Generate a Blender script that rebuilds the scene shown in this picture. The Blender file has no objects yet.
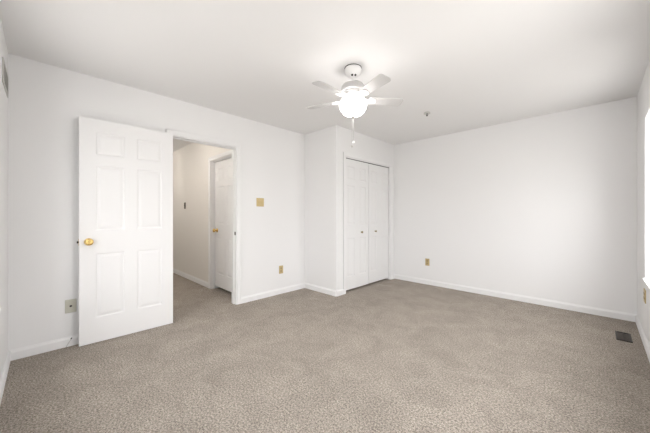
import bpy, bmesh, math
from mathutils import Vector, Matrix
PI = math.pi
S = bpy.context.scene
COL = S.collection

# ---------------------------------------------------------------- camera, world, exposure
YAW = math.radians(44.6)
cam_d = bpy.data.cameras.new('camera')
cam_d.sensor_width = 36.0
cam_d.lens = 277.0 / 650.0 * 36.0
cam_d.shift_y = -1.3 / 650.0
cam_d.clip_start = 0.02
cam = bpy.data.objects.new('camera', cam_d)
COL.objects.link(cam)
cam.location = (0, 0, 1.156)
cam.rotation_euler = (PI / 2, 0, YAW)
S.camera = cam

wd = bpy.data.worlds.new('daylight')
S.world = wd
wd.use_nodes = True
wn = wd.node_tree
bg = wn.nodes['Background']
# overcast sky: brighter overhead, dimmer horizon and ground outside
_tc = wn.nodes.new('ShaderNodeTexCoord'); _sx = wn.nodes.new('ShaderNodeSeparateXYZ')
_mr = wn.nodes.new('ShaderNodeMapRange'); _cr = wn.nodes.new('ShaderNodeValToRGB')
_mr.inputs['From Min'].default_value = -1.0; _mr.inputs['From Max'].default_value = 1.0
_e = _cr.color_ramp.elements
_e[0].position = 0.0; _e[0].color = (0.40, 0.392, 0.38, 1)
_e[1].position = 1.0; _e[1].color = (0.99, 0.99, 1.0, 1)
for _p, _c in ((0.46, (0.46, 0.452, 0.44, 1)), (0.53, (0.60, 0.60, 0.61, 1)), (0.66, (0.855, 0.86, 0.875, 1))):
    _k = _cr.color_ramp.elements.new(_p); _k.color = _c
wn.links.new(_tc.outputs['Generated'], _sx.inputs[0]); wn.links.new(_sx.outputs['Z'], _mr.inputs['Value'])
wn.links.new(_mr.outputs[0], _cr.inputs['Fac']); wn.links.new(_cr.outputs['Color'], bg.inputs['Color'])
bg.inputs['Strength'].default_value = 4.6

S.view_settings.view_transform = 'Standard'
S.view_settings.look = 'None'
S.view_settings.gamma = 1.0
S.view_settings.use_curve_mapping = False
S.view_settings.exposure = 1.79

# room dimensions (metres): camera stands at the origin
XA, XC, YB, YD = -3.33, 0.30, 4.50, -0.20      # left, right, far, near wall faces
ZC = 2.44
T = 0.12
CX, CY0 = -2.655, 2.92                         # closet front face, closet side face
HY0, HY1, HX = 0.30, 1.84, -7.6                # hall side faces and hall end
WINS_C = [(3.17, 3.79, 0.570, 2.03), (1.20, 2.20, 0.570, 2.03)]   # right wall windows: y0,y1,z0,z1
WINS_D = [(-2.60, -2.05, 0.57, 2.03), (-1.20, -0.40, 0.57, 2.03)]   # near wall windows: x0,x1,z0,z1

def portal(name, loc, rot, sx, sy):
    l = bpy.data.lights.new(name, 'AREA')
    l.shape = 'RECTANGLE'; l.size = sx; l.size_y = sy
    l.cycles.is_portal = True
    o = bpy.data.objects.new(name, l)
    COL.objects.link(o)
    o.location = loc; o.rotation_euler = rot
for (a, b, z0, z1) in WINS_C:
    portal('window_portal', (XC + 0.20, (a + b) / 2, (z0 + z1) / 2), (PI / 2, 0, PI / 2), b - a, z1 - z0)
for (a, b, z0, z1) in WINS_D:
    portal('window_portal', ((a + b) / 2, YD - 0.20, (z0 + z1) / 2), (PI / 2, 0, 0), b - a, z1 - z0)

# ---------------------------------------------------------------- materials
def mat(name, col, rough=0.5, metal=0.0, spec=0.5, emit=None, es=0.0):
    m = bpy.data.materials.new(name)
    m.use_nodes = True
    b = m.node_tree.nodes['Principled BSDF']
    b.inputs['Base Color'].default_value = (*col, 1)
    b.inputs['Roughness'].default_value = rough
    b.inputs['Metallic'].default_value = metal
    b.inputs['Specular IOR Level'].default_value = spec
    if emit:
        b.inputs['Emission Color'].default_value = (*emit, 1)
        b.inputs['Emission Strength'].default_value = es
    return m

def add_noise_bump(m, scale, strength, dist=0.002, detail=3.0, colvar=0.0):
    nt = m.node_tree; N = nt.nodes; L = nt.links
    b = N['Principled BSDF']
    tc = N.new('ShaderNodeTexCoord')
    no = N.new('ShaderNodeTexNoise')
    no.inputs['Scale'].default_value = scale
    no.inputs['Detail'].default_value = detail
    L.new(tc.outputs['Object'], no.inputs['Vector'])
    bp = N.new('ShaderNodeBump')
    bp.inputs['Strength'].default_value = strength
    bp.inputs['Distance'].default_value = dist
    L.new(no.outputs['Fac'], bp.inputs['Height'])
    L.new(bp.outputs['Normal'], b.inputs['Normal'])
    if colvar:
        c = b.inputs['Base Color'].default_value[:3]
        r = N.new('ShaderNodeValToRGB')
        r.color_ramp.elements[0].position = 0.3
        r.color_ramp.elements[1].position = 0.7
        r.color_ramp.elements[0].color = (*[x * (1 - colvar) for x in c], 1)
        r.color_ramp.elements[1].color = (*[min(1, x * (1 + colvar)) for x in c], 1)
        L.new(no.outputs['Fac'], r.inputs['Fac'])
        L.new(r.outputs['Color'], b.inputs['Base Color'])
    return m

M = {}
M['wall'] = add_noise_bump(mat('wall_paint', (0.868, 0.864, 0.862), 0.55, spec=0.14), 60, 0.06, 0.001)
M['ceil'] = add_noise_bump(mat('ceiling_paint', (0.880, 0.873, 0.866), 0.9, spec=0.1), 90, 0.08, 0.001)
M['trim'] = add_noise_bump(mat('trim_paint', (0.88, 0.877, 0.875), 0.5, spec=0.25), 25, 0.02, 0.001)
M['door'] = add_noise_bump(mat('door_paint', (0.868, 0.864, 0.862), 0.6, spec=0.12), 40, 0.05, 0.001)
M['hallwall'] = add_noise_bump(mat('hall_paint', (0.85, 0.82, 0.78), 0.5, spec=0.3), 60, 0.06, 0.001)
M['brass'] = add_noise_bump(mat('polished_brass', (0.86, 0.62, 0.24), 0.24, 1.0), 30, 0.03, 0.001)
M['platebrass'] = add_noise_bump(mat('satin_brass', (0.62, 0.49, 0.26), 0.45, 0.55), 30, 0.03, 0.001)
M['socket'] = add_noise_bump(mat('tan_socket', (0.50, 0.38, 0.20), 0.5), 40, 0.02)
M['oldbrass'] = add_noise_bump(mat('aged_brass', (0.36, 0.29, 0.16), 0.4, 0.8), 40, 0.04)
M['dark'] = add_noise_bump(mat('dark_metal', (0.035, 0.03, 0.028), 0.5, 0.3), 40, 0.04)
M['darkplate'] = add_noise_bump(mat('darkened_brass', (0.10, 0.085, 0.06), 0.5, 0.4), 40, 0.04)
M['almond'] = add_noise_bump(mat('almond_plastic', (0.56, 0.55, 0.47), 0.4), 40, 0.03)
M['white'] = add_noise_bump(mat('white_enamel', (0.86, 0.85, 0.84), 0.3), 40, 0.02)
M['blade'] = add_noise_bump(mat('white_blade', (0.60, 0.59, 0.58), 0.5), 40, 0.02)
M['vinyl'] = add_noise_bump(mat('white_vinyl', (0.86, 0.86, 0.86), 0.3), 40, 0.01)
M['steel'] = add_noise_bump(mat('brushed_steel', (0.6, 0.58, 0.55), 0.3, 1.0), 60, 0.03)
M['cable'] = add_noise_bump(mat('grey_cable', (0.60, 0.59, 0.57), 0.5), 60, 0.03)
M['grille'] = add_noise_bump(mat('grille_enamel', (0.62, 0.61, 0.58), 0.45), 40, 0.02)
M['register'] = add_noise_bump(mat('register_brown', (0.05, 0.042, 0.036), 0.45, 0.5), 60, 0.05)
M['steelslat'] = add_noise_bump(mat('worn_register', (0.13, 0.11, 0.095), 0.5, 0.2), 60, 0.05)
M['globe'] = mat('lit_opal_glass', (0.95, 0.94, 0.92), 0.2, emit=(1.0, 0.96, 0.945),  es=5.0)
M['hallglobe'] = mat('lit_hall_glass', (0.95, 0.92, 0.86), 0.2, emit=(1.0, 0.94, 0.87), es=6.2)
# clear window glass: mostly see-through with a faint reflection
g = bpy.data.materials.new('window_glass'); g.use_nodes = True
nt = g.node_tree; N = nt.nodes; L = nt.links
for n in list(N): N.remove(n)
out = N.new('ShaderNodeOutputMaterial'); tr = N.new('ShaderNodeBsdfTransparent'); gl = N.new('ShaderNodeBsdfGlossy')
gl.inputs['Roughness'].default_value = 0.02
tr.inputs['Color'].default_value = (0.972, 0.97, 0.966, 1)
mx = N.new('ShaderNodeMixShader'); 
mx.inputs[0].default_value = 0.05
L.new(tr.outputs[0], mx.inputs[1]); L.new(gl.outputs[0], mx.inputs[2]); L.new(mx.outputs[0], out.inputs[0])
M['glass'] = g

# carpet: loop pile speckle, with broad patches where the pile lies over
def carpet():
    m = mat('beige_carpet', (0.4, 0.36, 0.32), 1.0, spec=0.05)
    nt = m.node_tree; N = nt.nodes; L = nt.links
    b = N['Principled BSDF']
    b.inputs['Sheen Weight'].default_value = 0.28
    b.inputs['Sheen Tint'].default_value = (0.85, 0.74, 0.64, 1)
    b.inputs['Sheen Roughness'].default_value = 0.6
    tc = N.new('ShaderNodeTexCoord')
    def noise(scale, detail, rough=0.5, dist=0.0):
        n = N.new('ShaderNodeTexNoise'); n.inputs['Scale'].default_value = scale
        n.inputs['Detail'].default_value = detail; n.inputs['Roughness'].default_value = rough
        n.inputs['Distortion'].default_value = dist
        L.new(tc.outputs['Object'], n.inputs['Vector']); return n
    fine = noise(92, 4, 0.95)
    vor = N.new('ShaderNodeTexVoronoi'); vor.inputs['Scale'].default_value = 110
    L.new(tc.outputs['Object'], vor.inputs['Vector'])
    patch = noise(4.0, 5, 0.68, 0.8)
    r1 = N.new('ShaderNodeValToRGB')
    e = r1.color_ramp.elements
    e[0].position = 0.38; e[0].color = (0.055, 0.045, 0.036, 1)
    e[1].position = 0.60; e[1].color = (0.57, 0.51, 0.446, 1)
    k = r1.color_ramp.elements.new(0.5); k.color = (0.30, 0.266, 0.230, 1)
    L.new(fine.outputs['Fac'], r1.inputs['Fac'])
    r2 = N.new('ShaderNodeValToRGB')
    r2.color_ramp.elements[0].position = 0.35; r2.color_ramp.elements[0].color = (0.80, 0.80, 0.80, 1)
    r2.color_ramp.elements[1].position = 0.65; r2.color_ramp.elements[1].color = (1.06, 1.06, 1.06, 1)
    L.new(patch.outputs['Fac'], r2.inputs['Fac'])
    mm = N.new('ShaderNodeMix'); mm.data_type = 'RGBA'; mm.blend_type = 'MULTIPLY'
    mm.inputs[0].default_value = 1.0
    L.new(r1.outputs['Color'], mm.inputs[6]); L.new(r2.outputs['Color'], mm.inputs[7])
    L.new(mm.outputs[2], b.inputs['Base Color'])
    ad = N.new('ShaderNodeMath'); ad.operation = 'SUBTRACT'
    L.new(fine.outputs['Fac'], ad.inputs[0]); L.new(vor.outputs['Distance'], ad.inputs[1])
    bp = N.new('ShaderNodeBump'); bp.inputs['Strength'].default_value = 0.7; bp.inputs['Distance'].default_value = 0.006
    L.new(ad.outputs[0], bp.inputs['Height']); L.new(bp.outputs['Normal'], b.inputs['Normal'])
    return m
M['carpet'] = carpet()

# ---------------------------------------------------------------- mesh helpers
def link(name, bm, m, parent=None, smooth=False, autos=None):
    me = bpy.data.meshes.new(name)
    bmesh.ops.recalc_face_normals(bm, faces=bm.faces)
    bm.to_mesh(me); bm.free()
    if m: me.materials.append(M[m])
    if smooth:
        for p in me.polygons: p.use_smooth = True
        if autos is not None:
            me.set_sharp_from_angle(angle=math.radians(autos))
    o = bpy.data.objects.new(name, me)
    COL.objects.link(o)
    if parent is not None: o.parent = parent
    return o

def tag(o, label=None, cat=None, group=None, kind=None):
    if label: o['label'] = label
    if cat: o['category'] = cat
    if group: o['group'] = group
    if kind: o['kind'] = kind
    return o

def empty(name, loc=(0, 0, 0), rz=0.0):
    o = bpy.data.objects.new(name, None)
    o.empty_display_size = 0.05
    COL.objects.link(o); o.location = loc; o.rotation_euler = (0, 0, rz)
    return o

def box(bm, x0, x1, y0, y1, z0, z1, bev=0.0):
    r = bmesh.ops.create_cube(bm, size=1.0)
    vs = r['verts']
    for v in vs:
        v.co = Vector((x0 if v.co.x < 0 else x1, y0 if v.co.y < 0 else y1, z0 if v.co.z < 0 else z1))
    if bev:
        es = list({e for v in vs for e in v.link_edges})
        bmesh.ops.bevel(bm, geom=es, offset=bev, segments=2, affect='EDGES', profile=0.5)
    return bm

def lathe(bm, prof, seg=40, mtx=None, sy=1.0):
    """prof: list of (r, z). closed where r==0"""
    rings = []
    for r, z in prof:
        if r < 1e-6:
            rings.append([bm.verts.new((0, 0, z))])
        else:
            rings.append([bm.verts.new((r * math.cos(2 * PI * i / seg), sy * r * math.sin(2 * PI * i / seg), z)) for i in range(seg)])
    for a, b in zip(rings, rings[1:]):
        for i in range(seg):
            j = (i + 1) % seg
            if len(a) == 1 and len(b) == 1: continue
            if len(a) == 1: bm.faces.new((a[0], b[i], b[j]))
            elif len(b) == 1: bm.faces.new((a[i], a[j], b[0]))
            else: bm.faces.new((a[i], a[j], b[j], b[i]))
    if mtx is not None:
        bmesh.ops.transform(bm, matrix=mtx, verts=[v for r in rings for v in r])
    return bm

def tube(bm, pts, r, seg=10, caps=True):
    pts = [Vector(p) for p in pts]
    rings = []
    up = Vector((0, 0, 1))
    for i, p in enumerate(pts):
        d = (pts[min(i + 1, len(pts) - 1)] - pts[max(i - 1, 0)]).normalized()
        a = d.cross(up if abs(d.dot(up)) < 0.95 else Vector((1, 0, 0))).normalized()
        b = d.cross(a)
        rr = r[i] if isinstance(r, (list, tuple)) else r
        rings.append([bm.verts.new(p + rr * (a * math.cos(2 * PI * k / seg) + b * math.sin(2 * PI * k / seg))) for k in range(seg)])
    for A, B in zip(rings, rings[1:]):
        for k in range(seg):
            bm.faces.new((A[k], A[(k + 1) % seg], B[(k + 1) % seg], B[k]))
    if caps:
        bm.faces.new(rings[0]); bm.faces.new(rings[-1])
    return bm

AXIS = {'X': Matrix.Rotation(PI / 2, 4, 'Y'), '-X': Matrix.Rotation(-PI / 2, 4, 'Y'),
        'Y': Matrix.Rotation(-PI / 2, 4, 'X'), '-Y': Matrix.Rotation(PI / 2, 4, 'X'), 'Z': Matrix.Identity(4)}
def turned(loc, axis, prof, seg=32, sy=1.0):
    bm = bmesh.new()
    return lathe(bm, prof, seg, Matrix.Translation(loc) @ AXIS[axis], sy)

def grid_slab(axis, p0, p1, u0, u1, z0, z1, holes):
    """slab between planes p0,p1 across axis, spanning u and z, with rectangular through holes (u0,u1,z0,z1)"""
    us = sorted({u0, u1, *[h[0] for h in holes], *[h[1] for h in holes]})
    zs = sorted({z0, z1, *[h[2] for h in holes], *[h[3] for h in holes]})
    us = [u for u in us if u0 <= u <= u1]; zs = [z for z in zs if z0 <= z <= z1]
    def solid(i, j):
        if i < 0 or j < 0 or i >= len(us) - 1 or j >= len(zs) - 1: return False
        cu, cz = (us[i] + us[i + 1]) / 2, (zs[j] + zs[j + 1]) / 2
        return not any(h[0] < cu < h[1] and h[2] < cz < h[3] for h in holes)
    bm = bmesh.new(); cache = {}
    def V(p, u, z):
        k = (p, u, z)
        if k not in cache:
            cache[k] = bm.verts.new((p, u, z) if axis == 'X' else (u, p, z))
        return cache[k]
    for i in range(len(us) - 1):
        for j in range(len(zs) - 1):
            if not solid(i, j): continue
            a, b, c, d = us[i], us[i + 1], zs[j], zs[j + 1]
            for p in (p0, p1):
                bm.faces.new((V(p, a, c), V(p, b, c), V(p, b, d), V(p, a, d)))
            if not solid(i - 1, j): bm.faces.new((V(p0, a, c), V(p1, a, c), V(p1, a, d), V(p0, a, d)))
            if not solid(i + 1, j): bm.faces.new((V(p0, b, c), V(p1, b, c), V(p1, b, d), V(p0, b, d)))
            if not solid(i, j - 1): bm.faces.new((V(p0, a, c), V(p1, a, c), V(p1, b, c), V(p0, b, c)))
            if not solid(i, j + 1): bm.faces.new((V(p0, a, d), V(p1, a, d), V(p1, b, d), V(p0, b, d)))
    return bm

def panelled_leaf(w, h, t, cols, rows):
    """door leaf in local u (0..w) = x, z (0..h), thickness centred on y; raised panels on both faces"""
    bm = bmesh.new()
    us = sorted({0, w, *[c for p in cols for c in p]}); zs = sorted({0, h, *[c for p in rows for c in p]})
    rings = [(0.0, 0.0), (0.004, 0.0045), (0.010, 0.007), (0.015, 0.007), (0.036, 0.0015)]
    for s in (-1, 1):
        cache = {}
        def V(u, z, d=0.0):
            k = (round(u, 5), round(z, 5), round(d, 5))
            if k not in cache: cache[k] = bm.verts.new((u, s * (t / 2 - d), z))
            return cache[k]
        for i in range(len(us) - 1):
            for j in range(len(zs) - 1):
                a, b, c, d = us[i], us[i + 1], zs[j], zs[j + 1]
                pan = any(abs(p[0] - a) < 1e-6 and abs(p[1] - b) < 1e-6 for p in cols) and any(abs(p[0] - c) < 1e-6 and abs(p[1] - d) < 1e-6 for p in rows)
                if not pan:
                    bm.faces.new((V(a, c), V(b, c), V(b, d), V(a, d))); continue
                prev = None
                for (ins, dep) in rings:
                    L4 = [V(a + ins, c + ins, dep), V(b - ins, c + ins, dep), V(b - ins, d - ins, dep), V(a + ins, d - ins, dep)]
                    if prev:
                        for q in range(4):
                            bm.faces.new((prev[q], prev[(q + 1) % 4], L4[(q + 1) % 4], L4[q]))
                    prev = L4
                bm.faces.new(prev)
    # edges
    y = t / 2
    for (A, B) in (((0, 0), (w, 0)), ((w, 0), (w, h)), ((w, h), (0, h)), ((0, h), (0, 0))):
        bm.faces.new([bm.verts.new(v) for v in ((A[0], -y, A[1]), (B[0], -y, B[1]), (B[0], y, B[1]), (A[0], y, A[1]))])
    return bm

def profile_run(bm, p0, p1, inward, prof):
    """extrude a (depth, z) profile from p0 to p1 (xy); depth is measured along inward"""
    n = Vector(inward)
    A = [bm.verts.new((p0[0] + n.x * d, p0[1] + n.y * d, z)) for d, z in prof]
    B = [bm.verts.new((p1[0] + n.x * d, p1[1] + n.y * d, z)) for d, z in prof]
    k = len(prof)
    for i in range(k):
        bm.faces.new((A[i], A[(i + 1) % k], B[(i + 1) % k], B[i]))
    bm.faces.new(A); bm.faces.new(B)

BASE = [(0, 0), (0.013, 0), (0.013, 0.062), (0.010, 0.070), (0.006, 0.076), (0.005, 0.083), (0, 0.083)]

def struct(name, bm, m, label=None, **k):
    o = link(name, bm, m, **k)
    return tag(o, label, kind='structure')

# ---------------------------------------------------------------- shell
DO = (0.985, 1.745, 0.0, 2.03)       # bedroom doorway in the left wall (y0,y1,z0,z1)
CO = (3.125, 4.365, 0.0, 2.02)        # closet opening
HO = (-4.32, -3.58, 0.0, 2.00)       # hall door opening (x0,x1)
bm = bmesh.new(); box(bm, HX - T, XC + 0.16, YD - 0.16, YB + T, -0.12, 0.0)
struct('floor', bm, 'carpet', 'beige grey cut-pile carpet covering the whole bedroom and hall')
bm = bmesh.new(); box(bm, HX - T, XC + 0.16, YD - 0.16, YB + T, ZC, ZC + 0.12)
struct('ceiling', bm, 'ceil', 'flat white ceiling over the bedroom')
struct('wall_left', grid_slab('X', XA - T, XA, YD, YB, 0, ZC, [DO]), 'wall', 'long white wall with the open doorway and light switch')
struct('wall_far', grid_slab('Y', YB, YB + T, HX - T, XC + 0.16, 0, ZC, []), 'wall', 'plain white far wall with one low brass outlet')
struct('wall_right', grid_slab('X', XC, XC + 0.16, YD, YB, 0, ZC, WINS_C), 'wall', 'white window wall at the right edge')
struct('wall_near', grid_slab('Y', YD - 0.16, YD, XA - T, XC + 0.16, 0, ZC, WINS_D), 'wall', 'white wall at the left edge with the return grille')
struct('wall_closet_side', grid_slab('Y', CY0, CY0 + 0.10, XA, CX - 0.10, 0, ZC, []), 'wall', 'narrow white side of the closet bump-out')
struct('wall_closet_front', grid_slab('X', CX - 0.10, CX, CY0, YB, 0, ZC, [CO]), 'wall', 'white closet front around the folding doors')
struct('wall_hall_right', grid_slab('Y', HY1, HY1 + T, HX, XA - T, 0, ZC, [HO]), 'hallwall', 'cream hall wall seen through the doorway')
struct('wall_hall_left', grid_slab('Y', HY0 - T, HY0, HX, XA - T, 0, ZC, []), 'hallwall', 'hidden left wall of the hall')
struct('wall_hall_end', grid_slab('X', HX - T, HX, HY0 - T, YB, 0, ZC, []), 'hallwall', 'far end wall of the hall')

# baseboards
def base(name, p0, p1, inward, label):
    b = bmesh.new(); profile_run(b, p0, p1, inward, BASE); struct(name, b, 'trim', label)
base('baseboard_near', (XA, YD), (XC, YD), (0, 1), 'white baseboard along the wall at the left edge')
base('baseboard_left', (XA, YD + .013), (XA, 0.925), (1, 0), 'white baseboard behind the open door')
base('baseboard_left_far', (XA, 1.805), (XA, CY0 - .013), (1, 0), 'white baseboard between the doorway and the closet')
base('baseboard_closet_side', (XA, CY0), (CX, CY0), (0, -1), 'white baseboard on the closet side')
base('baseboard_closet_front', (CX, CY0), (CX, CO[0] - 0.06), (1, 0), 'short white baseboard left of the closet doors')
base('baseboard_closet_end', (CX, CO[1] + 0.06), (CX, YB - .013), (1, 0), 'short white baseboard right of the closet doors')
base('baseboard_far', (CX, YB), (XC, YB), (0, -1), 'white baseboard along the far wall')
base('baseboard_right', (XC, YD + .013), (XC, YB - .013), (-1, 0), 'white baseboard along the window wall')
base('baseboard_hall', (HX, HY1), (-4.385, HY1), (0, -1), 'white baseboard along the hall wall')
base('baseboard_hall_left', (HX, HY0), (XA - T - 0.02, HY0), (0, 1), 'baseboard on the hidden hall wall')

# ---------------------------------------------------------------- door casings and jambs
def casing_xwall(name, face, nx, y0, y1, zt, w, label, thick=0.013, jamb=None, jt=0.018, stop=None, m='trim'):
    """moulded casing on a wall whose face is x=face, normal nx (+1/-1)"""
    bm = bmesh.new()
    def strip(ya, yb, za, zb):
        xa, xb = sorted((face, face + nx * thick)); box(bm, xa, xb, ya, yb, za, zb, 0.004)
        xa, xb = sorted((face + nx * thick * .7, face + nx * (thick + 0.004)))
        return xa, xb
    e = 0.006
    strip(y0 - w, y0 - e, 0, zt + e); strip(y1 + e, y1 + w, 0, zt + e); strip(y0 - w, y1 + w, zt + e, zt + w)
    # raised outer bead
    xa, xb = sorted((face, face + nx * (thick + 0.003)))
    box(bm, xa, xb, y0 - w, y0 - w + 0.016, 0, zt + w, 0.003)
    box(bm, xa, xb, y1 + w - 0.016, y1 + w, 0, zt + w, 0.003)
    box(bm, xa, xb, y0 - w, y1 + w, zt + w - 0.016, zt + w, 0.003)
    o = struct(name, bm, m, label)
    return o
def jamb_x(name, x0, x1, y0, y1, zt, label, t=0.018, stops=True, sx=None):
    bm = bmesh.new()
    # lining lies inside the opening
    box(bm, x0, x1, y0, y0 + 0.002 + 0.004, 0, zt, 0); box(bm, x0, x1, y1 - 0.006, y1, 0, zt, 0)
    box(bm, x0, x1, y0 + 0.006, y1 - 0.006, zt - 0.006, zt, 0)
    if sx:
        box(bm, sx, sx + 0.032, y0 + 0.006, y0 + 0.017, 0, zt - 0.006, 0.002)
        box(bm, sx, sx + 0.032, y1 - 0.017, y1 - 0.006, 0, zt - 0.006, 0.002)
        box(bm, sx, sx + 0.032, y0 + 0.017, y1 - 0.017, zt - 0.017, zt - 0.006, 0.002)
    return struct(name, bm, 'trim', label)

casing_xwall('trim_1', XA, 1, DO[0], DO[1], DO[3], 0.062, 'white moulded casing around the bedroom doorway')
j = jamb_x('trim_2', XA - T, XA, DO[0], DO[1], DO[3], 'white jamb lining of the bedroom doorway', sx=XA - 0.075)
casing_xwall('trim_3', XA - T, -1, DO[0], DO[1], DO[3], 0.062, 'hall side casing of the bedroom doorway', thick=0.014)
bm = bmesh.new(); box(bm, XA - 0.036, XA - 0.004, DO[1] - 0.0085, DO[1] - 0.006, 0.898, 0.942, 0.0008)
sp = link('strike_plate', bm, 'darkplate', j)
bm = bmesh.new(); box(bm, XA - 0.027, XA - 0.014, DO[1] - 0.0092, DO[1] - 0.0084, 0.908, 0.932)
link('latch_hole', bm, 'dark', sp)

casing_xwall('trim_4', CX, 1, CO[0], CO[1], CO[3], 0.060, 'white moulded casing around the closet doors')
jc = jamb_x('trim_5', CX - 0.10, CX, CO[0], CO[1], CO[3], 'white jamb lining of the closet opening')
bm = bmesh.new(); box(bm, CX - 0.062, CX - 0.026, CO[0] + 0.006, CO[1] - 0.006, CO[3] - 0.0125, CO[3] - 0.006)
tag(link('door_track', bm, 'dark', jc), 'dark overhead track')

# hall door casing (wall face y = HY1, facing -y)
def casing_ywall(name, face, ny, x0, x1, zt, w, label, thick=0.016):
    bm = bmesh.new(); e = 0.006
    ya, yb = sorted((face, face + ny * thick)); yc, yd = sorted((face, face + ny * (thick + 0.005)))
    box(bm, x0 - w, x0 - e, ya, yb, 0, zt + e, 0.004); box(bm, x1 + e, x1 + w, ya, yb, 0, zt + e, 0.004)
    box(bm, x0 - w, x1 + w, ya, yb, zt + e, zt + w, 0.004)
    box(bm, x0 - w, x0 - w + 0.016, yc, yd, 0, zt + w, 0.003); box(bm, x1 + w - 0.016, x1 + w, yc, yd, 0, zt + w, 0.003)
    box(bm, x0 - w, x1 + w, yc, yd, zt + w - 0.016, zt + w, 0.003)
    return struct(name, bm, 'trim', label)
casing_ywall('trim_6', HY1, -1, HO[0], HO[1], HO[3], 0.062, 'white moulded casing around the hall door')
bm = bmesh.new()
box(bm, HO[0], HO[0] + 0.006, HY1, HY1 + T, 0, HO[3]); box(bm, HO[1] - 0.006, HO[1], HY1, HY1 + T, 0, HO[3])
box(bm, HO[0] + 0.006, HO[1] - 0.006, HY1, HY1 + T, HO[3] - 0.006, HO[3])
box(bm, HO[0] + 0.006, HO[0] + 0.016, HY1 + 0.022, HY1 + 0.052, 0, HO[3] - 0.006, 0.002)
box(bm, HO[0] + 0.016, HO[1] - 0.016, HY1 + 0.022, HY1 + 0.052, HO[3] - 0.016, HO[3] - 0.006, 0.002)
box(bm, HO[1] - 0.016, HO[1] - 0.006, HY1 + 0.022, HY1 + 0.052, 0, HO[3] - 0.006, 0.002)
struct('trim_7', bm, 'trim', 'white jamb lining of the hall door')

# ---------------------------------------------------------------- doors
ROWS = [(0.225, 0.805), (1.015, 1.605), (1.70, 1.905)]
KNOB = [(0.0, 0.0), (0.032, 0.0), (0.033, 0.003), (0.029, 0.007), (0.016, 0.010), (0.0115, 0.014), (0.0115, 0.026),
        (0.016, 0.031), (0.0245, 0.037), (0.0285, 0.045), (0.0285, 0.053), (0.0245, 0.060), (0.016, 0.0645), (0.013, 0.0635), (0.012, 0.0622), (0.0, 0.0622)]
def knob(parent, loc, axis):
    k = link('door_knob', turned(loc, axis, KNOB), 'brass', parent, True, 50)
    tag(k, 'round polished brass knob')
    off = {'X': (0.0622, 0, 0), '-X': (-0.0622, 0, 0), 'Y': (0, 0.0622, 0), '-Y': (0, -0.0622, 0)}[axis]
    link('lock_button', turned(Vector(loc) + Vector(off), axis, [(0, 0), (0.005, 0), (0.005, 0.002), (0.003, 0.0035), (0, 0.0035)], 16), 'brass', k, True, 40)
    return k

# open bedroom door, folded back against the wall; hinged at the left of the doorway
W1 = 0.752; t1 = 0.035
d1 = empty('door_1', (-3.2495, 0.966, 0.0), -PI / 2 - 0.004)
tag(d1, 'white six-panel door swung open flat against the wall', kind='structure')
H1 = 2.026
leaf = link('door_leaf', None or panelled_leaf(W1, H1 - 0.005, t1, [(0.103, 0.320), (0.424, 0.637)], ROWS), 'door', d1)
leaf.location = (0, 0, 0.005)
# in door-local axes the room side is +y (rotated -90deg: local y -> world +x)
kx, kz = W1 - 0.066, 0.918
knob(d1, (kx, t1 / 2, kz), 'Y'); k2 = link('door_knob', turned((kx, -t1 / 2, kz), '-Y', [(r, z * 0.74) for r, z in KNOB]), 'brass', d1, True, 50)
bm = bmesh.new(); box(bm, W1, W1 + 0.0015, -0.0125, 0.0125, kz - 0.028, kz + 0.028, 0.0)
lp = link('latch_plate', bm, 'brass', d1)
bm = bmesh.new(); box(bm, W1 + 0.0015, W1 + 0.013, -0.008, 0.008, kz - 0.009, kz + 0.009, 0.003)
tag(link('latch_bolt', bm, 'dark', lp), 'dark spring latch bolt')
for z in (0.20, 1.02, 1.80):
    bm = bmesh.new()
    lathe(bm, [(0, 0), (0.0065, 0), (0.0065, 0.088), (0, 0.088)], 16, Matrix.Translation((-0.004, -t1 / 2 - 0.002, z)))
    lathe(bm, [(0, 0.088), (0.004, 0.088), (0.0065, 0.092), (0.004, 0.098), (0, 0.099)], 16, Matrix.Translation((-0.004, -t1 / 2 - 0.002, z)))
    link('hinge', bm, 'brass', d1, True, 40)

# closed hall door
WH = HO[1] - HO[0] - 0.016
d2 = empty('door_2', (HO[0] + 0.008, HY1 + 0.052 + 0.0185, 0.048))
tag(d2, 'closed white six-panel door in the hall wall', kind='structure')
rs = 1.955 / 2.004
hr = [(a * rs - 0.02, b * rs - 0.02) for a, b in ROWS]
link('door_leaf', panelled_leaf(WH, HO[3] - 0.048 - 0.010, 0.035, [(0.10, 0.315), (0.41, WH - 0.10)], hr), 'door', d2)
knob(d2, (0.085, -0.0175, 0.872), '-Y')

# closet: two bifold doors, two leaves each
cl = (CO[1] - CO[0] - 0.012 - 0.030) / 4
zb = 0.03; hh = CO[3] - 0.014 - zb
crow = [(0.195, 0.775), (0.985, 1.575), (1.66, 1.865)]
def bifold(n, ystart, kn_leaf, kn_y, label, xoff):
    d = empty('door_%d' % n, (CX - 0.045 + xoff, ystart, zb), PI / 2)   # local x -> world +y, local y -> world -x
    tag(d, label, kind='structure')
    for q in range(2):
        lf = link('folding_leaf', panelled_leaf(cl - 0.0012, hh, 0.030, [(0.062, cl - 0.062)], crow), 'door', d)
        lf.location = (q * cl, 0, 0)
        if q == kn_leaf:
            k = link('closet_knob', turned((kn_y - ystart - q * cl, -0.015, 0.887 - zb), '-Y',
                     [(0, 0), (0.011, 0), (0.011, 0.002), (0.006, 0.004), (0.006, 0.012), (0.012, 0.016), (0.0165, 0.021), (0.0165, 0.026), (0.011, 0.031), (0, 0.032)]), 'oldbrass', lf, True, 50)
            tag(k, 'small round aged brass knob')
    for z in (0.22, 0.98, 1.72):
        bm = bmesh.new(); box(bm, cl - 0.022, cl + 0.022, 0.015, 0.0165, z, z + 0.05)
        link('fold_hinge', bm, 'steel', d)
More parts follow.
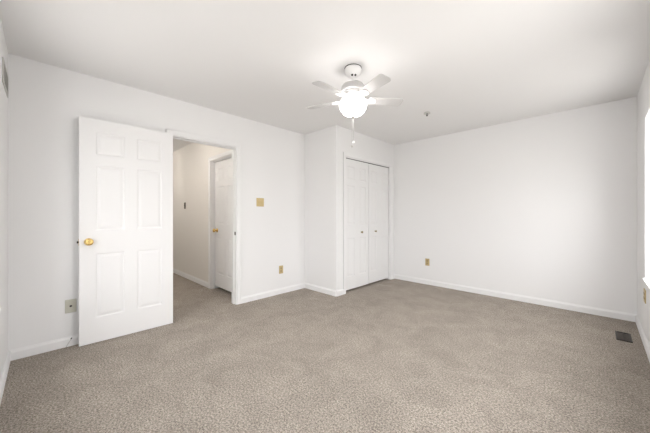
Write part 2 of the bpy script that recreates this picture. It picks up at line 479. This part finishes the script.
bifold(3, CO[0] + 0.008, 1, 3.545, 'left white bifold closet door with a small knob', 0.0)
bifold(4, CO[0] + 0.008 + 2 * cl + 0.017, 0, 3.935, 'right white bifold closet door beside the far wall', -0.006)

# ---------------------------------------------------------------- windows
def window(n, axis, a, b, z0, z1, face, outward, label):
    """double hung window set near the outer face of the wall; local x along wall, local +y outward"""
    w = b - a; h = z1 - z0
    if axis == 'X':   # wall normal along X, outward = +x
        o = empty('window_%d' % n, (face, b, z0), -PI / 2)   # local x -> -y world, local y -> +x world
    else:             # outward = -y
        o = empty('window_%d' % n, (b, face, z0), PI)        # local x -> -x, local y -> -y
    tag(o, label, kind='structure')
    f = bmesh.new(); yo, yi = 0.155, 0.085; fw = 0.035
    box(f, 0, fw, yi, yo, 0.022, h, 0.002); box(f, w - fw, w, yi, yo, 0.022, h, 0.002)
    box(f, fw, w - fw, yi, yo, h - fw, h, 0.002); box(f, fw, w - fw, yi, yo, 0.022, 0.022 + fw, 0.002)
    link('window_frame', f, 'vinyl', o)
    hm = h * 0.5
    for (za, zc, y0) in ((0.022 + fw, hm + 0.02, 0.09), (hm - 0.02, h - fw, 0.122)):
        s = bmesh.new(); r = 0.04; y1 = y0 + 0.028
        box(s, fw, fw + r, y0, y1, za, zc, 0.002); box(s, w - fw - r, w - fw, y0, y1, za, zc, 0.002)
        box(s, fw + r, w - fw - r, y0, y1, za, za + r, 0.002); box(s, fw + r, w - fw - r, y0, y1, zc - r, zc, 0.002)
        so = link('sash', s, 'vinyl', o)
        g = bmesh.new(); box(g, fw + r, w - fw - r, y0 + 0.012, y0 + 0.016, za + r, zc - r)
        link('pane', g, 'glass', so)
    s = bmesh.new(); box(s, 0.0, w, -0.018, 0.085, 0.0, 0.022, 0.003)
    link('window_sill', s, 'trim', o)
    l = bmesh.new(); box(l, w / 2 - 0.03, w / 2 + 0.03, 0.078, 0.09, hm + 0.012, hm + 0.02, 0.002); box(l, w / 2 - 0.006, w / 2 + 0.02, 0.07, 0.082, hm + 0.02, hm + 0.026, 0.002)
    link('sash_lock', l, 'white', o)
    return o
window(1, 'X', *WINS_C[0], XC, 1, 'white window whose bright sill shows at the right edge')
window(2, 'X', *WINS_C[1], XC, 1, 'added white window, out of view on the right wall beside the camera')  # unseen window, added to bring more daylight onto the left wall
window(4, 'Y', *WINS_D[0], YD, -1, 'white window on the near wall, closer to the air grille')
window(3, 'Y', *WINS_D[1], YD, -1, 'white window on the near wall, right behind the camera')

# ---------------------------------------------------------------- ceiling fan
FX = -0.702 * 2.42 + 0.712 * 0.2446
FY = 0.712 * 2.42 + 0.702 * 0.2446
fan = empty('ceiling_fan', (FX, FY, ZC))
tag(fan, 'white five-blade ceiling fan with a lit bowl light', 'ceiling fan')
link('canopy', turned((0, 0, 0), 'Z', [(0, -0.004), (0.070, -0.004), (0.073, -0.010), (0.071, -0.030), (0.064, -0.050), (0.050, -0.068), (0.034, -0.082), (0.022, -0.088), (0.018, -0.088), (0, -0.08)], 48), 'white', fan, True, 45)
link('canopy_gap_shade', turned((0, 0, 0), 'Z', [(0, 0), (0.0745, 0), (0.0745, -0.0035), (0, -0.004)], 48), 'dark', fan, True, 40)  # dark ring standing in for the shadow line between canopy and ceiling
for a in (-2.20, -1.50):
    aa = a + YAW + 0.35
    bm = bmesh.new(); lathe(bm, [(0, -0.002), (0.009, -0.002), (0.009, 0.004), (0, 0.007)], 12,
        Matrix.Translation((0.040 * math.cos(aa), 0.040 * math.sin(aa), -0.077)) @ Matrix.Rotation(aa, 4, 'Z') @ Matrix.Rotation(math.radians(135), 4, 'Y'))
    link('canopy_screw', bm, 'dark', fan)
link('hanger_rod', turned((0, 0, -0.155), 'Z', [(0, 0), (0.011, 0), (0.011, 0.088), (0, 0.088)], 20), 'white', fan, True, 45)
link('motor_housing', turned((0, 0, 0), 'Z', [(0, -0.126), (0.020, -0.126), (0.024, -0.130), (0.056, -0.134), (0.086, -0.146), (0.100, -0.164), (0.104, -0.182), (0.104, -0.200), (0.098, -0.209), (0.086, -0.213), (0.0, -0.214)], 56), 'blade', fan, True, 40)
link('blade_hub', turned((0, 0, 0), 'Z', [(0, -0.213), (0.078, -0.213), (0.086, -0.218), (0.086, -0.250), (0.076, -0.257), (0, -0.258)], 48), 'white', fan, True, 40)
lf = link('light_fitter', turned((0, 0, 0), 'Z', [(0, -0.257), (0.060, -0.257), (0.066, -0.262), (0.072, -0.272), (0.084, -0.276), (0.086, -0.280), (0.086, -0.288), (0.05, -0.289), (0, -0.286)], 48), 'white', fan, True, 40)
for k in range(3):
    aa = math.radians(120 * k - 45)
    bm = bmesh.new(); lathe(bm, [(0, 0), (0.006, 0), (0.006, 0.012), (0, 0.013)], 12, Matrix.Translation((0.085 * math.cos(aa), 0.085 * math.sin(aa), -0.282)) @ Matrix.Rotation(aa, 4, 'Z') @ AXIS['X'])
    link('thumb_screw', bm, 'steel', lf, True, 40)
gprof = [(0.078, -0.287), (0.097, -0.288), (0.110, -0.295), (0.117, -0.307), (0.119, -0.322), (0.117, -0.340), (0.109, -0.362), (0.094, -0.383), (0.076, -0.402), (0.050, -0.413), (0.022, -0.419), (0.0, -0.420)]
tag(link('glass_bowl', turned((0, 0, 0), 'Z', gprof, 56), 'globe', fan, True), 'glowing white frosted glass bowl')
link('finial', turned((0, 0, 0), 'Z', [(0, -0.417), (0.016, -0.419), (0.017, -0.423), (0.012, -0.428), (0.009, -0.434), (0.005, -0.439), (0, -0.440)], 24), 'steel', fan, True, 50)
bm = bmesh.new()
tube(bm, [(0.006, 0.0, -0.436), (0.006, 0, -0.52), (0.007, 0, -0.635)], 0.0012, 8)
pc = link('pull_chain', bm, 'cable', fan, True)
link('pull_knob', turned((0.007, 0, -0.662), 'Z', [(0, 0), (0.005, 0.001), (0.0095, 0.008), (0.0095, 0.016), (0.005, 0.024), (0.002, 0.028), (0, 0.028)], 20), 'white', pc, True)
bm = bmesh.new(); tube(bm, [(-0.010, 0, -0.438), (-0.012, 0, -0.55), (-0.012, 0, -0.672)], 0.0009, 8)
pc2 = link('pull_chain', bm, 'cable', fan, True)
link('pull_knob', turned((-0.012, 0, -0.690), 'Z', [(0, 0), (0.004, 0.001), (0.006, 0.006), (0.006, 0.014), (0.003, 0.019), (0, 0.019)], 20), 'steel', pc2, True)

def blade_mesh(r0=0.135, r1=0.450, w0=0.088, w1=0.112, th=0.006):
    bm = bmesh.new(); pts = []
    def corner(cx, cy, r, a0, a1, n=6):
        for i in range(n + 1):
            a = math.radians(a0 + (a1 - a0) * i / n); pts.append((cx + r * math.cos(a), cy + r * math.sin(a)))
    corner(r1 - 0.030, w1 / 2 - 0.030, 0.030, 90, 0); corner(r1 - 0.030, -w1 / 2 + 0.030, 0.030, 0, -90)
    corner(r0 + 0.025, -w0 / 2 + 0.025, 0.025, -90, -180); corner(r0 + 0.025, w0 / 2 - 0.025, 0.025, 180, 90)
    top = [bm.verts.new((x, y, th / 2)) for x, y in pts]; bot = [bm.verts.new((x, y, -th / 2)) for x, y in pts]
    bm.faces.new(top); bm.faces.new(bot[::-1])
    n = len(pts)
    for i in range(n): bm.faces.new((top[i], top[(i + 1) % n], bot[(i + 1) % n], bot[i]))
    return bm
def iron_mesh():
    """cast arm: curved neck from the hub widening to a plate under the blade root"""
    bm = bmesh.new(); st = []
    for (x, w, z) in ((0.070, 0.030, 0.030), (0.090, 0.028, 0.026), (0.110, 0.026, 0.004), (0.128, 0.040, -0.0065), (0.145, 0.066, -0.0065), (0.165, 0.076, -0.0065), (0.185, 0.070, -0.0065), (0.200, 0.046, -0.0065), (0.207, 0.020, -0.0065)):
        st.append([bm.verts.new((x, -w / 2, z + 0.0033)), bm.verts.new((x, w / 2, z + 0.0033)), bm.verts.new((x, w / 2, z - 0.0033)), bm.verts.new((x, -w / 2, z - 0.0033))])
    for A, B in zip(st, st[1:]):
        for q in range(4): bm.faces.new((A[q], A[(q + 1) % 4], B[(q + 1) % 4], B[q]))
    bm.faces.new(st[0]); bm.faces.new(st[-1])
    for (x, y) in ((0.150, 0.02), (0.150, -0.02), (0.188, 0.0)):
        lathe(bm, [(0, 0), (0.005, 0), (0.004, -0.003), (0, -0.0035)], 12, Matrix.Translation((x, y, -0.0098)))
    return bm
PH = 9.0; PITCH = math.radians(-11.5)
for k in range(5):
    a = math.radians(PH + 72 * k) + YAW
    b = link('fan_blade', blade_mesh(), 'blade', fan)
    b.location = (0, 0, -0.273); b.rotation_euler = (PITCH, 0, a)
    link('blade_arm', iron_mesh(), 'white', b, True, 35)

# ---------------------------------------------------------------- sprinkler head on the ceiling
s = empty('fire_sprinkler', (-1.522, 3.358, ZC))
tag(s, 'small white fire sprinkler on the ceiling right of the fan', 'sprinkler')
link('escutcheon', turned((0, 0, 0), 'Z', [(0, 0), (0.034, 0), (0.034, -0.004), (0.034, -0.010), (0.041, -0.011), (0.041, -0.014), (0.030, -0.022), (0.022, -0.022), (0.014, -0.012), (0, -0.012)], 36), 'grille', s, True, 40)
bm = bmesh.new(); lathe(bm, [(0, -0.008), (0.010, -0.008), (0.010, -0.020), (0.006, -0.024), (0, -0.024)], 20)
tube(bm, [(0.008, 0, -0.02), (0.012, 0, -0.030), (0.003, 0, -0.042)], 0.0022, 8); tube(bm, [(-0.008, 0, -0.02), (-0.012, 0, -0.030), (-0.003, 0, -0.042)], 0.0022, 8)
link('sprinkler_body', bm, 'dark', s, True, 40)
link('deflector', turned((0, 0, 0), 'Z', [(0, -0.041), (0.013, -0.0415), (0.014, -0.043), (0, -0.0445)], 24), 'dark', s, True, 40)

# ---------------------------------------------------------------- electrical plates (local: x across, z up, +y out of the wall)
def plate(name, loc, rz, w, h, m, label, cat, group=None):
    o = empty(name, loc, rz); tag(o, label, cat, group)
    bm = bmesh.new(); box(bm, -w / 2, w / 2, 0.0, 0.006, -h / 2, h / 2, 0.0028)
    link('cover_plate', bm, m, o)
    return o
def screw(o, x, z, m='brass', y=0.006):
    link('screw', turned((x, y - 0.0003, z), 'Y', [(0, 0), (0.0035, 0), (0.003, 0.0012), (0, 0.0016)], 14), m, o)
def outlet(loc, rz, label, n=1):
    o = plate('wall_outlet', loc, rz, 0.072 + 0.046 * (n - 1), 0.117, 'platebrass', label, 'outlet', 'brass outlets low on the walls')
    for s, u in [(s, (q - (n - 1) / 2) * 0.046) for s in (-1, 1) for q in range(n)]:
        bm = bmesh.new(); lathe(bm, [(0, 0), (0.0165, 0), (0.016, 0.002), (0, 0.002)], 28, Matrix.Translation((u, 0.0056, s * 0.0195)) @ AXIS['Y'], 0.85)
        r = link('socket', bm, 'socket', o)
        bm = bmesh.new()
        box(bm, u - 0.0075, u - 0.0055, 0.0075, 0.0081, s * 0.0195 - 0.003, s * 0.0195 + 0.006); box(bm, u + 0.0055, u + 0.0075, 0.0075, 0.0081, s * 0.0195 - 0.003, s * 0.0195 + 0.006)
        box(bm, u - 0.002, u + 0.002, 0.0075, 0.0081, s * 0.0195 - 0.010, s * 0.0195 - 0.006)
        link('slots', bm, 'dark', r)
    screw(o, 0, 0)
    return o
def switch(loc, rz, n, m, label):
    w = 0.072 + 0.046 * (n - 1)
    o = plate('light_switch', loc, rz, w, 0.117, m, label, 'light switch')
    for k in range(n):
        x = (k - (n - 1) / 2) * 0.046
        bm = bmesh.new(); box(bm, x - 0.0045, x + 0.0045, 0.005, 0.017, -0.004, 0.014, 0.0015)
        link('toggle', bm, 'platebrass' if n > 1 else 'dark', o)
        screw(o, x, 0.030, m); screw(o, x, -0.030, m)
    return o
RA, RB, RC, RH = -PI / 2, PI, PI / 2, PI      # left wall faces +x, far wall faces -y, right wall faces -x
switch((XA, 2.098, 1.335), RA, 2, 'platebrass', 'double brass light switch on the wall right of the doorway')
outlet((XA, 2.452, 0.355), RA, 'brass outlet below the light switch, near the closet corner')
outlet((-2.032, YB, 0.372), RB, 'brass outlet on the far wall')
outlet((XC, 3.775, 0.435), RC, 'wide double brass outlet under the window sill at the right edge', 2)
switch((-5.47, HY1, 1.333), RH, 1, 'darkplate', 'brass switch plate on the hall wall, painted dark for shade')  # brass plate with the hall shade put into its dark colour
# cable jack plate left of the open door
o = plate('cable_jack', (XA, 0.166, 0.352), RA, 0.076, 0.117, 'almond', 'almond cable jack plate low on the wall left of the open door', 'wall jack')
link('jack_connector', turned((0, 0.0055, 0), 'Y', [(0, 0), (0.0085, 0), (0.0085, 0.003), (0.0055, 0.003), (0.0055, 0.009), (0.003, 0.009), (0, 0.006)], 20), 'dark', o, True, 40)
screw(o, 0, 0.041, 'almond'); screw(o, 0, -0.041, 'almond')
# loose cable end rising from the carpet edge
bm = bmesh.new()
tube(bm, [(XA + 0.016, 0.135, 0.0), (XA + 0.018, 0.142, 0.018), (XA + 0.019, 0.156, 0.042), (XA + 0.020, 0.168, 0.066)], 0.0028, 10)
c = empty('cable_stub', (XA + 0.016, 0.135, 0)); tag(c, 'short grey cable end poking up by the baseboard left of the open door', 'cable')
w = link('cable', bm, 'cable', c, True); w.location = (-(XA + 0.016), -0.135, 0)
bm = bmesh.new(); tube(bm, [(XA + 0.020, 0.167, 0.064), (XA + 0.0205, 0.171, 0.074)], 0.0045, 12)
w = link('connector_tip', bm, 'dark', c, True, 40); w.location = (-(XA + 0.016), -0.135, 0)

# ---------------------------------------------------------------- return air grille, near wall (faces +y)
gr = empty('return_air_grille', (-3.055, YD, 2.145))
tag(gr, 'grey louvred air grille high on the wall at the left edge', 'vent')
gw, gh = 0.36, 0.17
bm = bmesh.new()
box(bm, -gw / 2, gw / 2, 0, 0.007, gh / 2 - 0.022, gh / 2, 0.002); box(bm, -gw / 2, gw / 2, 0, 0.007, -gh / 2, -gh / 2 + 0.022, 0.002)
box(bm, -gw / 2, -gw / 2 + 0.022, 0, 0.007, -gh / 2 + 0.022, gh / 2 - 0.022, 0.002); box(bm, gw / 2 - 0.022, gw / 2, 0, 0.007, -gh / 2 + 0.022, gh / 2 - 0.022, 0.002)
link('grille_frame', bm, 'grille', gr)
bm = bmesh.new(); box(bm, -gw / 2 + 0.02, gw / 2 - 0.02, 0.0, 0.001, -gh / 2 + 0.02, gh / 2 - 0.02); link('backing', bm, 'dark', gr)
for k in range(9):
    z = -gh / 2 + 0.03 + k * (gh - 0.06) / 8
    bm = bmesh.new(); box(bm, -gw / 2 + 0.022, gw / 2 - 0.022, -0.0007, 0.0007, -0.006, 0.006)
    bmesh.ops.rotate(bm, cent=(0, 0, 0), matrix=Matrix.Rotation(math.radians(35), 3, 'X'), verts=bm.verts)
    bmesh.ops.translate(bm, vec=(0, 0.0052, z), verts=bm.verts)
    link('louvre', bm, 'grille', gr)

# ---------------------------------------------------------------- floor register
fr = empty('floor_register', (0.172, 3.865, 0.0))
tag(fr, 'small dark floor vent in the carpet near the right corner', 'floor vent')
rw, rl = 0.105, 0.26
bm = bmesh.new()
box(bm, -rw / 2, -rw / 2 + 0.014, -rl / 2, rl / 2, 0, 0.006, 0.002); box(bm, rw / 2 - 0.014, rw / 2, -rl / 2, rl / 2, 0, 0.006, 0.002)
box(bm, -rw / 2 + 0.014, rw / 2 - 0.014, -rl / 2, -rl / 2 + 0.014, 0, 0.006, 0.002); box(bm, -rw / 2 + 0.014, rw / 2 - 0.014, rl / 2 - 0.014, rl / 2, 0, 0.006, 0.002)
link('register_frame', bm, 'register', fr)
bm = bmesh.new(); box(bm, -rw / 2 + 0.012, rw / 2 - 0.012, -rl / 2 + 0.012, rl / 2 - 0.012, 0.0, 0.0012); link('duct_opening', bm, 'dark', fr)
for k in range(5):
    y = -rl / 2 + 0.05 + k * (rl - 0.10) / 4
    bm = bmesh.new(); box(bm, -rw / 2 + 0.014, rw / 2 - 0.014, y - 0.006, y + 0.006, 0.001, 0.0045, 0.001)
    link('slat', bm, 'steelslat', fr)
bm = bmesh.new(); box(bm, -0.004, 0.004, -rl / 2 + 0.014, rl / 2 - 0.014, 0.0044, 0.0056, 0.0005); link('centre_bar', bm, 'register', fr)

# ---------------------------------------------------------------- hall ceiling lamps (out of direct view; nearer one added to even the hall light)
for hx, lab in ((-5.9, 'warm glass bowl ceiling lamp deep in the hall'), (-4.25, 'added warm glass bowl lamp, out of view just outside the bedroom doorway')):
    hl = empty('hall_ceiling_lamp', (hx, 0.95, ZC))
    tag(hl, lab, 'ceiling lamp', 'hall ceiling lamps')
    link('lamp_base', turned((0, 0, 0), 'Z', [(0, 0), (0.075, 0), (0.075, -0.018), (0.06, -0.026), (0.012, -0.030), (0.012, -0.12), (0.05, -0.125), (0.06, -0.14), (0, -0.14)], 40), 'white', hl, True, 40)
    link('lamp_glass', turned((0, 0, 0), 'Z', [(0.058, -0.138), (0.10, -0.143), (0.145, -0.165), (0.150, -0.185), (0.135, -0.215), (0.09, -0.245), (0.04, -0.258), (0, -0.26)], 40), 'hallglobe', hl, True)
